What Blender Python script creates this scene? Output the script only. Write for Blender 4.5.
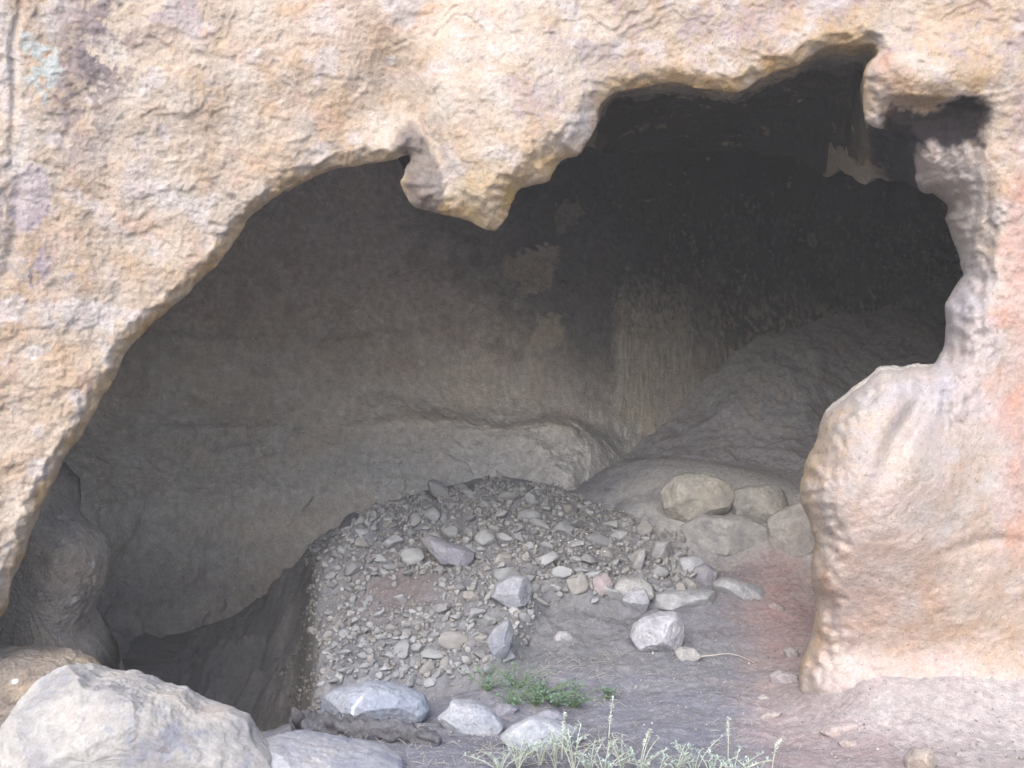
import bpy, math, random
import numpy as np
from mathutils import Vector

random.seed(7)
rng = np.random.RandomState(11)
for o in list(bpy.data.objects): bpy.data.objects.remove(o)
S = bpy.context.scene
col = S.collection

# ------------------------------------------------------------------ camera, light, exposure
EYE = 1.5
F = 1024*35.0/36.0
cd = bpy.data.cameras.new('camera'); cam = bpy.data.objects.new('camera', cd); col.objects.link(cam)
cam.location = (0, 0, EYE); cam.rotation_euler = (math.radians(90), 0, 0)
cd.lens = 35; cd.sensor_width = 36; cd.clip_start = .05; cd.clip_end = 3000
S.camera = cam
S.render.resolution_x = 1024; S.render.resolution_y = 768

w = bpy.data.worlds.new('World'); S.world = w; w.use_nodes = True
nt = w.node_tree; bg = nt.nodes['Background']
sky = nt.nodes.new('ShaderNodeTexSky'); sky.sky_type = 'NISHITA'; sky.sun_disc = False
SUN_DIR = Vector((-0.28, -0.80, 0.72)).normalized()      # towards the sun
elev = math.asin(SUN_DIR.z); az = math.atan2(SUN_DIR.x, SUN_DIR.y)
sky.sun_elevation = elev; sky.sun_rotation = az
sky.dust_density = 3.0; sky.air_density = 1.0; sky.ozone_density = 1.6
nt.links.new(sky.outputs[0], bg.inputs[0]); bg.inputs[1].default_value = 0.15
sd = bpy.data.lights.new('sun', 'SUN'); sun = bpy.data.objects.new('sun', sd); col.objects.link(sun)
sd.energy = 1.0; sd.angle = math.radians(70); sd.color = (1.0, .96, .91)
sun.rotation_euler = SUN_DIR.to_track_quat('Z', 'Y').to_euler()
S.view_settings.view_transform = 'Standard'
try: S.view_settings.look = 'None'
except Exception: pass
S.view_settings.gamma = 1.0
S.view_settings.exposure = 1.70
S.cycles.max_bounces = 8; S.cycles.diffuse_bounces = 6

# ------------------------------------------------------------------ numpy noise
_perm = np.random.RandomState(3).permutation(256); _perm = np.concatenate([_perm, _perm, _perm])
_g = np.random.RandomState(4).normal(size=(256, 3)); _g /= np.linalg.norm(_g, axis=1)[:, None]
def noise(x, y, z):
    x, y, z = np.broadcast_arrays(np.asarray(x, float), np.asarray(y, float), np.asarray(z, float))
    xi, yi, zi = np.floor(x).astype(int), np.floor(y).astype(int), np.floor(z).astype(int)
    xf, yf, zf = x-xi, y-yi, z-zi
    xi &= 255; yi &= 255; zi &= 255
    u, v, t = [a*a*a*(a*(a*6-15)+10) for a in (xf, yf, zf)]
    def gr(dx, dy, dz):
        h = _perm[_perm[_perm[(xi+dx) & 255]+((yi+dy) & 255)]+((zi+dz) & 255)]
        g = _g[h]
        return g[..., 0]*(xf-dx)+g[..., 1]*(yf-dy)+g[..., 2]*(zf-dz)
    def L(a, b, t): return a+(b-a)*t
    return 1.5*L(L(L(gr(0,0,0), gr(1,0,0), u), L(gr(0,1,0), gr(1,1,0), u), v),
             L(L(gr(0,0,1), gr(1,0,1), u), L(gr(0,1,1), gr(1,1,1), u), v), t)
def fbm(x, y, z, o=4, lac=2.03, gain=.5):
    s = 0; a = 1; k = 1
    for i in range(o):
        s = s+a*noise(x*k+i*7.3, y*k+i*3.1, z*k-i*5.7); a *= gain; k *= lac
    return s
def ridged(x, y, z, o=4):
    s = 0; a = 1; k = 1
    for i in range(o):
        s = s+a*(1-2*np.abs(noise(x*k+i*9.1, y*k-i*4.4, z*k+i*2.2))); a *= .5; k *= 2.1
    return s
def ss(a, b, x):
    t = np.clip((np.asarray(x, float)-a)/(b-a), 0, 1); return t*t*(3-2*t)
def gauss(x, y, cx, cy, sx, sy, rot=0):
    c, s = math.cos(rot), math.sin(rot); dx, dy = x-cx, y-cy
    a = (dx*c+dy*s)/sx; b = (-dx*s+dy*c)/sy
    return np.exp(-.5*(a*a+b*b))
def lin(r, g, b):
    def f(c):
        c /= 255.; return c/12.92 if c <= .04045 else ((c+.055)/1.055)**2.4
    return np.array([f(r), f(g), f(b)])
def mix(a, b, m):
    m = np.clip(m, 0, 1)[..., None]; return a*(1-m)+b*m
def at(px, py, Y):
    return np.stack([(np.asarray(px, float)-512)/F*Y, Y+0*np.asarray(px, float), EYE-(np.asarray(py, float)-384)/F*Y], -1)

def seg_dist(x, y, P, closed=False):
    """distance to polyline P and nearest point"""
    best = np.full(x.shape, 1e9); bx = np.zeros(x.shape); by = np.zeros(x.shape)
    n = len(P)
    for i in range(n-1 if not closed else n):
        ax, ay = P[i][:2]; cx, cy = P[(i+1) % n][:2]
        dx, dy = cx-ax, cy-ay; l = dx*dx+dy*dy+1e-9
        t = np.clip(((x-ax)*dx+(y-ay)*dy)/l, 0, 1)
        qx, qy = ax+t*dx, ay+t*dy
        d = (x-qx)**2+(y-qy)**2
        m = d < best
        best = np.where(m, d, best); bx = np.where(m, qx, bx); by = np.where(m, qy, by)
    return np.sqrt(best), bx, by
def inside(x, y, P):
    c = np.zeros(x.shape, bool); n = len(P)
    for i in range(n):
        x1, y1 = P[i][:2]; x2, y2 = P[(i+1) % n][:2]
        if y1 == y2: continue
        m = ((y1 > y) != (y2 > y)) & (x < (x2-x1)*(y-y1)/(y2-y1)+x1)
        c ^= m
    return c
def catmull(P, n):
    P = np.array(P, float); out = []
    for i in range(len(P)-1):
        p0 = P[max(i-1, 0)]; p1 = P[i]; p2 = P[i+1]; p3 = P[min(i+2, len(P)-1)]
        for k in range(n):
            t = k/n
            out.append(.5*((2*p1)+(-p0+p2)*t+(2*p0-5*p1+4*p2-p3)*t*t+(-p0+3*p1-3*p2+p3)*t**3))
    out.append(P[-1]); return np.array(out)

# ------------------------------------------------------------------ mesh helpers
def make_mesh(name, V, Q, C=None, mat=None, smooth=True):
    me = bpy.data.meshes.new(name)
    V = np.asarray(V, np.float32); Q = np.asarray(Q, np.int32); k = Q.shape[1]
    me.vertices.add(len(V)); me.vertices.foreach_set('co', V.ravel())
    me.loops.add(Q.size); me.loops.foreach_set('vertex_index', Q.ravel())
    me.polygons.add(len(Q)); me.polygons.foreach_set('loop_start', np.arange(0, Q.size, k, dtype=np.int32))
    me.polygons.foreach_set('loop_total', np.full(len(Q), k, np.int32))
    if smooth: me.polygons.foreach_set('use_smooth', np.ones(len(Q), bool))
    me.update(calc_edges=True); me.validate()
    if C is not None:
        a = me.color_attributes.new('Col', 'FLOAT_COLOR', 'POINT')
        c4 = np.ones((len(V), 4), np.float32); c4[:, :3] = np.clip(C, 0, 1); a.data.foreach_set('color', c4.ravel())
    if mat: me.materials.append(mat)
    return me
def link(name, me, parent=None, label=None, cat=None, group=None, kind=None):
    o = bpy.data.objects.new(name, me); col.objects.link(o)
    if parent: o.parent = parent
    for k, v in (('label', label), ('category', cat), ('group', group), ('kind', kind)):
        if v: o[k] = v
    return o
def grid_quads(nu, nv, wrap=False):
    i = np.arange(nu if wrap else nu-1); j = np.arange(nv-1)
    I, J = np.meshgrid(i, j, indexing='ij'); I2 = (I+1) % nu
    return np.stack([I*nv+J, I2*nv+J, I2*nv+J+1, I*nv+J+1], -1).reshape(-1, 4)

def rock_mat(name, var=.25, scale=30, bump=.5, dist=.01, spk=None, rough=.92):
    m = bpy.data.materials.new(name); m.use_nodes = True; n = m.node_tree; N = n.nodes; Lk = n.links
    b = N['Principled BSDF']; b.inputs['Roughness'].default_value = rough
    b.inputs['Specular IOR Level'].default_value = .06
    a = N.new('ShaderNodeAttribute'); a.attribute_name = 'Col'
    tc = N.new('ShaderNodeTexCoord')
    n1 = N.new('ShaderNodeTexNoise'); n1.inputs['Scale'].default_value = scale; n1.inputs['Detail'].default_value = 8; n1.inputs['Roughness'].default_value = .68
    n2 = N.new('ShaderNodeTexNoise'); n2.inputs['Scale'].default_value = scale*.23; n2.inputs['Detail'].default_value = 5
    vo = N.new('ShaderNodeTexVoronoi'); vo.inputs['Scale'].default_value = scale*3.2
    for q in (n1, n2, vo): Lk.new(tc.outputs['Object'], q.inputs['Vector'])
    mr = N.new('ShaderNodeMapRange'); mr.inputs[1].default_value = .25; mr.inputs[2].default_value = .75
    mr.inputs[3].default_value = 1-var; mr.inputs[4].default_value = 1+var
    Lk.new(n1.outputs[0], mr.inputs[0])
    n4 = N.new('ShaderNodeTexNoise'); n4.inputs['Scale'].default_value = scale*5; n4.inputs['Detail'].default_value = 4; Lk.new(tc.outputs['Object'], n4.inputs['Vector'])
    mr4 = N.new('ShaderNodeMapRange'); mr4.inputs[1].default_value = .3; mr4.inputs[2].default_value = .62; mr4.inputs[3].default_value = 1-var*.8; mr4.inputs[4].default_value = 1+var*.3; Lk.new(n4.outputs[0], mr4.inputs[0])
    mg = N.new('ShaderNodeMath'); mg.operation = 'MULTIPLY'; Lk.new(mr.outputs[0], mg.inputs[0]); Lk.new(mr4.outputs[0], mg.inputs[1])
    mm = N.new('ShaderNodeVectorMath'); mm.operation = 'SCALE'; Lk.new(a.outputs['Color'], mm.inputs[0]); Lk.new(mg.outputs[0], mm.inputs['Scale'])
    # slight colour drift
    hs = N.new('ShaderNodeHueSaturation'); mr2 = N.new('ShaderNodeMapRange'); mr2.inputs[1].default_value = .3; mr2.inputs[2].default_value = .7
    mr2.inputs[3].default_value = .65; mr2.inputs[4].default_value = 1.35
    Lk.new(n2.outputs[0], mr2.inputs[0]); Lk.new(mr2.outputs[0], hs.inputs['Saturation']); Lk.new(mm.outputs[0], hs.inputs['Color'])
    Lk.new(hs.outputs[0], b.inputs['Base Color'])
    b1 = N.new('ShaderNodeBump'); b1.inputs['Strength'].default_value = bump; b1.inputs['Distance'].default_value = dist
    ad = N.new('ShaderNodeMath'); ad.operation = 'MULTIPLY_ADD'; ad.inputs[1].default_value = .22
    Lk.new(vo.outputs['Distance'], ad.inputs[0]); Lk.new(n1.outputs[0], ad.inputs[2])
    Lk.new(ad.outputs[0], b1.inputs['Height']); Lk.new(b1.outputs[0], b.inputs['Normal'])
    return m
M_face = rock_mat('sandstone', .15, 34, .5, .014)
M_wall = rock_mat('sooty_wall', .24, 20, .9, .025)
M_soil = rock_mat('soil', .28, 45, .8, .012)
M_stone = rock_mat('grey_stone', .16, 24, .5, .012)
def flat_mat(name, c, rough=.8, trans=0):
    m = bpy.data.materials.new(name); m.use_nodes = True; n = m.node_tree; b = n.nodes['Principled BSDF']
    tc = n.nodes.new('ShaderNodeTexCoord'); nz = n.nodes.new('ShaderNodeTexNoise'); nz.inputs['Scale'].default_value = 30
    n.links.new(tc.outputs['Object'], nz.inputs['Vector'])
    mr = n.nodes.new('ShaderNodeMapRange'); mr.inputs[3].default_value = .55; mr.inputs[4].default_value = 1.45
    n.links.new(nz.outputs[0], mr.inputs[0])
    v = n.nodes.new('ShaderNodeVectorMath'); v.operation = 'SCALE'; v.inputs[0].default_value = c; n.links.new(mr.outputs[0], v.inputs['Scale'])
    n.links.new(v.outputs[0], b.inputs['Base Color']); b.inputs['Roughness'].default_value = rough
    return m

# ------------------------------------------------------------------ mouth outline: (px, py, bx, by, depth of inner rim behind the lip)
K = [(-60,900),(-60,700),(-20,640),(4,612),(12,585),(22,560),(33,530),(46,498),(60,470),(74,446),(88,424),(101,400),(112,383),(124,357),(146,331),(170,308),(190,291),(205,276),(224,256),(238,238),(247,222),(262,207),(285,190),(300,183),(318,176),(350,167),(385,162,384,150,.4),
     (409,157,414,148,.4),(404,170,414,166,.4),(402,186,413,184,.4),(413,206,420,196,.4),(432,211),(451,217),(477,225),(494,231),(507,214),(513,202),(522,187),(545,184),(553,174),(560,161),(575,156),
     (590,139,600,151,1.0),(596,120,612,153,1.9),(600,106,622,153,2.1),(616,94,636,152,2.2),(642,87,655,151,2.2),(670,84,678,152,2.2),(695,86,700,152,2.2),(720,90,720,152,2.2),(741,91,740,153,2.2),(764,77,760,153,2.1),(785,69,773,154,2.0),(805,61,787,156,1.9),(824,49,801,161,1.8),(850,47,814,170,1.6),(872,44,826,179,1.4),(877,52,838,169,1.2),
     (865,75,850,177,1.1),(863,98,864,185,1.0),(866,122,872,178,.9),(885,130,885,181,.8),(906,140,899,180,.7),(913,165,908,184,.6),(917,186,918,189,.4),
     (932,194),(947,206),(946,221),(953,240),(959,259),(961,277),(950,297),(944,311),(945,341),(940,355),(929,367),(916,367),(902,369),(880,372),(861,384),(842,401),(824,416),(816,442),(805,465),(799,487),(804,510),(811,528),(814,547),(811,577),(815,600),(814,620),(811,640),(801,662),(799,700),(799,900)]
cx0, cy0 = 520, 400
KK = []
for k in K:
    if len(k) == 2:
        dx, dy = k[0]-cx0, k[1]-cy0; l = math.hypot(dx, dy)
        KK.append((k[0], k[1], k[0]+dx/l*10, k[1]+dy/l*10, .45))
    else: KK.append(k)
A = catmull(KK, 8)
_t = np.arange(len(A))
A[:, 0] += 2.6*fbm(_t*.11, 0, 5.1, 4)+.9*noise(_t*.6, 2, 1); A[:, 1] += 2.6*fbm(_t*.11, 9, 3.1, 4)+.9*noise(_t*.6, 7, 1)
A[:, 3] += 3*fbm(_t*.12, 4, 5.1, 4); A[:, 4-0] = A[:, 4]
B_y = 2.5*fbm(_t*.14, 14, 5.1, 4); A[:, 3] = A[:, 3]+B_y*.5

def relief(px, py):
    """gross depth of the cliff face, metres"""
    px = np.asarray(px, float); py = np.asarray(py, float)
    wx = px+10*noise(px/70., py/70., 1.5); wy = py+10*noise(px/70., py/70., 8.5)
    Y = 4.15+0*px
    Y -= .10*ss(500, -200, py)                     # leans out towards the top
    Y -= .45*ss(420, -250, px)                     # comes forward on the left
    Y -= .10*ss(700, 1050, px)
    Y -= .17*gauss(wx, wy, 500, 150, 70, 90)       # hanging nose
    Y += .10*gauss(wx, wy, 415, 130, 16, 60, -.5)  # crease left of it
    Y -= .04*gauss(wx, wy, 280, 60, 140, 60, -.3)
    Y += .05*gauss(wx, wy, 400, 60, 20, 90, .5)
    # right: shelf with a black niche under it
    m = ss(94, 108, py+.5*(wy-py))*(1-ss(120, 215, py))*ss(868, 905, px)*(1-ss(968, 1000, wx))
    Y += .09*m
    Y -= .10*gauss(wx, wy, 930, 75, 70, 22)
    Y += .05*gauss(wx, wy, 925, 190, 9, 45, -.5)
    Y += .22*(1-ss(945, 1010, wx+.12*(wy-250)))*ss(145, 210, wy)*(1-ss(330, 400, wy))*ss(840, 900, wx)   # recessed jamb
    Y += .02*gauss(wx, wy, 988, 260, 4, 60, .05)
    Y -= .30*gauss(wx, wy, 872, 470, 55, 90, .25)  # lobe low on the jamb
    Y -= .08*gauss(wx, wy, 965, 330, 22, 30)
    Y += .07*gauss(wx, wy, 905, 420, 8, 50, .42)   # crease behind the lobe
    Y -= .18*gauss(wx, wy, 960, 540, 100, 120)
    Y += .018*gauss(wx, wy, 990, 545, 30, 4, -.3)
    Y -= .14*ss(640, 720, py)*ss(740, 860, px)     # foot of the pillar runs out
    Y += .02*gauss(wx, wy, 16, 60, 3, 60, .05)
    Y += .02*gauss(wx, wy, 14, 235, 5, 50, .1)
    return Y
def lip(px, py, d):
    R = 16+14*ss(380, 520, px)*(1-ss(560, 620, px))+30*ss(930, 950, px)+22*ss(790, 810, px)*ss(370, 400, py)
    R = R*(1+.35*noise(px/40., py/40., 3.3))
    D = .075+.03*ss(380, 520, px)*(1-ss(560, 600, px))-.02*ss(590, 610, px)*(1-ss(800, 860, px))+.18*ss(780, 800, px)*ss(180, 200, py)
    R = R*(1+.45*noise(px/11., py/11., 6.1))
    q = np.clip(1-d/R, 0, 1); side = ss(780, 800, px)*ss(180, 200, py)
    return D*((1-side)*(.75*q**1.2+.25*(1-np.sqrt(np.clip(1-q*q, 0, 1))))+side*(1-np.sqrt(np.clip(1-q*q, 0, 1))))

def face_noise(P, d=None):
    x, y, z = P[..., 0], P[..., 1], P[..., 2]
    n = .016*fbm(x*1.2+5.3, y*1.3, z*1.2+.6, 2)+.010*fbm(x*4+3, y*4, z*4+1, 2)
    r = ridged(x*3.2+.5*z, y*3.2, z*5.5, 5)
    n = n-.0035*r
    f1 = fbm(x*2.3+11, y*2.3, z*3.1, 4); n = n+.008*ss(-.10, .06, f1)+.006*ss(.24, .31, f1)+.006*ss(-.40, -.32, f1)
    f2 = fbm(x*6+1, y*6, z*8, 3); n = n+.0022*ss(.02, .14, f2)+.002*ss(-.42, -.33, f2)
    n = n+.005*fbm(x*13, y*13, z*13, 4)
    t = noise(x*9, y*9, z*9)
    n = n+.006*np.clip(t-.15, 0, 1)+.004*ss(.42, .6, noise(x*24, y*24, z*24))                # small pits
    n = n+.0035*fbm(x*60, y*60, z*60, 3)
    return n

# ------------------------------------------------------------------ cliff face
def axis(lo, a, b, hi, step):
    mid = np.arange(a, b+step, step); out = [mid]
    l = []; s = step; v = a
    while v > lo: s *= 1.16; v -= s; l.append(v)
    h = []; s = step; v = mid[-1]
    while v < hi: s *= 1.16; v += s; h.append(v)
    return np.concatenate([np.array(l[::-1]), mid, np.array(h)])
ax = axis(-3500, -12, 1036, 3500, 1.5); ay = axis(-2600, -12, 780, 1000, 1.5)
PX, PY = np.meshgrid(ax, ay, indexing='ij')
poly = [tuple(a[:2]) for a in A]
near = (PX > -120) & (PX < 1080) & (PY > -60) & (PY < 1000)
D = np.full(PX.shape, 999.); BX = PX.copy(); BY = PY.copy()
d_, bx_, by_ = seg_dist(PX[near], PY[near], poly)
D[near] = d_; BX[near] = bx_; BY[near] = by_
ins = inside(PX, PY, poly)
nu, nv = PX.shape
Q = grid_quads(nu, nv)
insf = ins.ravel()
keep = ~(insf[Q].all(axis=1))
Q = Q[keep]
used = np.zeros(nu*nv, bool); used[Q.ravel()] = True
snap = (insf & used).reshape(nu, nv)
PX = np.where(snap, BX, PX); PY = np.where(snap, BY, PY); D = np.where(snap, 0, D)
Yr = relief(PX, PY)
P = at(PX, PY, Yr)
Yd = face_noise(P)*(1-.5*ss(810, 860, PX)*ss(340, 420, PY))
amp = 1
Y = Yr+lip(PX, PY, D)+Yd*amp
P = at(PX, PY, Y)

def face_color(px, py, P, D):
    x, y, z = P[..., 0], P[..., 1], P[..., 2]
    n1 = fbm(x*2.2, y*2.2, z*2.2, 4); n2 = fbm(x*8+3, y*8, z*8, 4); n3 = fbm(x*30, y*30, z*30, 3); n4 = fbm(x*5-9, y*5, z*5, 4)
    wx = px+22*fbm(px/45., py/45., .5, 3); wy = py+22*fbm(px/45., py/45., 7.5, 3)
    base = np.zeros(px.shape+(3,))+np.array([.50, .41, .30])
    c = mix(base, np.array([.56, .50, .40]), ss(-.3, .5, n1+.3*n2))          # creamy
    c = mix(c, np.array([.50, .34, .24]), .5*ss(.15, .8, n2+.4*n4))           # peach orange
    c = mix(c, np.array([.38, .31, .30]), .6*ss(.0, .7, n4+.6*n3)*ss(380, 560, wx)*(1-ss(130, 230, wy)))
    c = mix(c, np.array([.36, .31, .31]), .5*ss(.25, .7, n3+.6*n4)*ss(0, 1, ss(420, 520, wx)))
    c = mix(c, np.array([.56, .53, .50]), .7*ss(.25, .55, fbm(x*6+30, y*6, z*7, 3)))
    # ochre lip
    fres = np.where(px < 560, 1, .8)*(1-ss(560, 590, px))*(1-ss(4, 17+7*noise(px/25., py/25., 1), D))*(1-ss(850, 880, px))
    c = mix(c, np.array([.48, .35, .18]), .8*fres)
    c = mix(c, np.array([.50, .38, .18]), .75*gauss(wx, wy, 500, 190, 55, 20, -.35))
    c = mix(c, np.array([.45, .33, .16]), .8*(1-ss(8, 24, D))*ss(590, 610, px)*(1-ss(850, 880, px)))
    c = mix(c, np.array([.42, .31, .17]), .7*gauss(wx, wy, 925, 88, 60, 10, -.05)+.6*gauss(wx, wy, 855, 32, 40, 10))
    c = mix(c, np.array([.46, .33, .19]), .6*gauss(wx, wy, 300, 8, 45, 8))
    # lichens upper left
    l = gauss(wx, wy, 88, 55, 26, 55)*ss(-.35, .25, n3+n2)
    c = mix(c, np.array([.17, .145, .145]), 1.3*l); l2 = gauss(wx, wy, 100, 50, 45, 80)*ss(-.3, .5, n4+.6*n3); c = mix(c, np.array([.33, .27, .24]), .9*l2)
    l = gauss(wx, wy, 105, 20, 16, 30)*ss(-.2, .3, n3); c = mix(c, np.array([.24, .21, .23]), .7*l)
    l = gauss(wx, wy, 66, 100, 22, 16)*ss(-.2, .3, n3); c = mix(c, np.array([.24, .21, .23]), .7*l)
    l = ss(.35, .6, gauss(wx, wy, 42, 60, 15, 30))*ss(-.5, .1, n3+n2); c = mix(c, np.array([.44, .52, .50]), .85*l)
    l = ss(.4, .5, gauss(px+4*n3, py+4*n2, 31, 197, 16, 27, .15)); c = mix(c, np.array([.43, .39, .41]), .85*l)
    l = ss(.4, .6, gauss(wx, wy, 178, 12, 22, 22)); c = mix(c, np.array([.42, .37, .38]), .7*l)
    l = gauss(wx, wy, 18, 262, 24, 22)+gauss(wx, wy, 45, 290, 26, 8); c = mix(c, np.array([.29, .27, .31]), .8*np.clip(l, 0, 1)*ss(-.5, .2, n3+n2))
    l = ss(.4, .6, gauss(wx, wy, 3, 205, 5, 40)); c = mix(c, np.array([.20, .19, .2]), .7*l)
    l = gauss(wx, wy, 8, 80, 8, 90); c = mix(c, np.array([.66, .62, .57]), .8*l)
    for (qx, qy) in ((232, 196), (66, 106), (97, 107), (72, 88)):
        c = mix(c, np.array([.22, .17, .13]), .8*ss(.4, .7, gauss(px, py, qx, qy, 5, 3.5)))
    c = mix(c, np.array([.60, .56, .53]), .6*gauss(wx, wy, 325, 25, 28, 14))
    # grey side of the nose
    l = ss(.35, .6, gauss(px+6*n2, py+6*n3, 421, 172, 15, 40, -.25)); c = mix(c, np.array([.17, .15, .14]), .85*l)
    # right side
    c = mix(c, np.array([.48, .44, .41]), .85*ss(880, 930, wx)*(1-ss(975, 1005, wx-.1*(wy-300)))*ss(120, 170, wy)*(1-ss(400, 470, wy)))
    c = mix(c, np.array([.44, .46, .50]), .7*gauss(wx, wy, 962, 300, 22, 20)+.6*gauss(wx, wy, 880, 395, 40, 12, -.3)+.5*gauss(wx, wy, 935, 385, 8, 30, .3))
    c = mix(c, np.array([.40, .38, .37]), .8*gauss(wx, wy, 870, 440, 50, 60)*ss(-.5, .4, n3+n2))
    c = mix(c, np.array([.45, .41, .33]), .5*gauss(wx, wy, 960, 220, 26, 40))
    c = mix(c, np.array([.57, .49, .43]), .8*gauss(wx, wy, 890, 560, 70, 80))
    c = mix(c, np.array([.52, .34, .28]), .7*ss(985, 1015, wx)*ss(110, 190, wy)*(1-ss(520, 600, wy)))
    c = mix(c, np.array([.52, .37, .25]), .5*gauss(wx, wy, 1000, 590, 80, 45, -.2)+.5*gauss(wx, wy, 930, 640, 60, 14))
    c = mix(c, np.array([.50, .36, .30]), .5*gauss(wx, wy, 850, 610, 30, 40))
    c = mix(c, np.array([.62, .56, .54]), .75*gauss(wx, wy, 930, 700, 90, 26, .1))
    c = mix(c, np.array([.50, .33, .20]), .85*gauss(wx, wy, 1015, 752, 30, 18, -.5))
    # soot in the niche
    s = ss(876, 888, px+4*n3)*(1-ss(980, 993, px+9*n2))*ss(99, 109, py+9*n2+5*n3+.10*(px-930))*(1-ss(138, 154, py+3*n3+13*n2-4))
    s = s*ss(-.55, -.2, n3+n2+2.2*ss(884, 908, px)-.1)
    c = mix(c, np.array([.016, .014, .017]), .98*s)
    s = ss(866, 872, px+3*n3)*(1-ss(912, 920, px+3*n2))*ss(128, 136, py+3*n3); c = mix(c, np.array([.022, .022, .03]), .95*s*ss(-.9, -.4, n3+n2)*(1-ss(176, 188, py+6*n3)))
    s = ss(800, 830, px)*(1-ss(868, 878, px))*ss(45, 54, py)*0; c = mix(c, np.array([.05, .05, .05]), s)
    c = mix(c, np.array([.46, .26, .15]), .5*gauss(wx, wy, 883, 80, 12, 12))
    
    n5 = fbm(x*75, y*75, z*75, 2); c = c*(1+.13*n3+.07*n2+.12*n5)[..., None]; c = c*(1-.45*ss(.55, .8, n5))[..., None]
    g = c.mean(-1, keepdims=True); c = (g+(c-g)*.92)**.92*.88
    c = mix(c, np.array([.44, .40, .375]), .9*ss(668, 700, py+14*n2+8*n3)*ss(780, 810, px))
    return c*np.array([.665, .642, .672])
C = face_color(PX, PY, P, D)
remap = -np.ones(nu*nv, int); remap[used] = np.arange(used.sum())
me = make_mesh('cliff_face', P.reshape(-1, 3)[used], remap[Q][:, ::-1], C.reshape(-1, 3)[used], M_face)
link('cliff_face', me, kind='structure')

# ------------------------------------------------------------------ underside of the mouth and inner side of the front wall
def lip_sheet():
    n = len(A); rows = []
    # smoother, denser stations
    a = np.repeat(A, 2, axis=0).astype(float); a[1:-1:2] = .5*(A[:-1]+A[1:]); a = a[:-1]
    px, py, bx, by, dd = a.T
    YA0 = relief(px, py); YA = YA0+lip(px, py, 0*px)+face_noise(at(px, py, YA0))
    YB = YA+dd
    PA = at(px, py, YA-.004); PB = at(bx, by, YB)
    big = ss(.5, 1.2, dd)
    c0 = np.array([0., 4.8, 1.6])
    T = 150; out = []; cc = []
    for i in range(T):
        t = i/(T-1)
        Pm = PA*(1-t)+PB*t
        bow = math.sin(math.pi*min(1, t))*.10
        Pm = Pm+np.array([0, 0, 1])*(bow*big)[:, None]
        # layered steps on the sooty ceiling
        x, y, z = Pm.T
        nz = (.045*fbm(x*2.5, y*3.5, z*3, 4)+.02*ridged(x*5, y*7, z*5, 4)+.008*fbm(x*25, y*25, z*25, 3))*(ss(0, .12, t)*ss(1.0, .9, t)*.9+.1*ss(0, .05, t))
        Pm[:, 2] += nz*(.4+.6*big)
        out.append(Pm)
        x, y, z = Pm.T
        n2 = fbm(x*7, y*7, z*7, 4); n3 = fbm(x*26, y*26, z*26, 3)
        ochre = mix(np.array([.40, .30, .17])+0*Pm, np.array([.38, .31, .20]), ss(.03, .08, t)+0*n2)
        soot = mix(np.array([.20, .18, .15])+0*Pm, np.array([.05, .046, .044]), ss(.16, .38, t+.10*n2+.05*n3))  # soot; paler first band also stands in for light from below
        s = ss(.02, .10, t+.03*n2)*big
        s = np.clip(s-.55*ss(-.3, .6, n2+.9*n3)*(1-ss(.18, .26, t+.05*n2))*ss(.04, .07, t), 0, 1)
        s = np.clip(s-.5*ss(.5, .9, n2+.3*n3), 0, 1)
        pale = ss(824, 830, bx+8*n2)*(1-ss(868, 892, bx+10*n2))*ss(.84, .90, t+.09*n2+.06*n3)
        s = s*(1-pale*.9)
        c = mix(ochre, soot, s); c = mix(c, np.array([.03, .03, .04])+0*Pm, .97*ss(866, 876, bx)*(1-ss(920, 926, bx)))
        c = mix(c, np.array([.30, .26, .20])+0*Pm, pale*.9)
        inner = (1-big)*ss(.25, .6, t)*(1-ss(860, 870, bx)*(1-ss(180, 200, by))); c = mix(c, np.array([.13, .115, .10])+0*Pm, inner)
        right = ss(780, 800, bx)*ss(190, 215, by)*(1-big); c = mix(c, np.array([.34, .32, .30])+0*Pm, right*(1-t))
        cc.append(c)
    # inner side of the wall: spreads outwards
    for i in range(1, 30):
        e = i/29.
        Pm = PB.copy(); v = (PB-c0); v[:, 1] = 0; l = np.linalg.norm(v, axis=1)[:, None]
        Pm = PB+v/l*2.6*e; Pm[:, 1] += .10*e
        x, y, z = Pm.T
        Pm[:, 1] += .06*fbm(x*2, y*2, z*2, 3)*ss(0, .2, e)
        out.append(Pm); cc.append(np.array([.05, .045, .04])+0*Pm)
    V = np.array(out); Cc = np.array(cc)          # (T', n, 3)
    q = grid_quads(V.shape[0], V.shape[1])
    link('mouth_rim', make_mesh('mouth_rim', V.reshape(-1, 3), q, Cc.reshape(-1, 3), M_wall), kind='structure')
lip_sheet()

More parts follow.
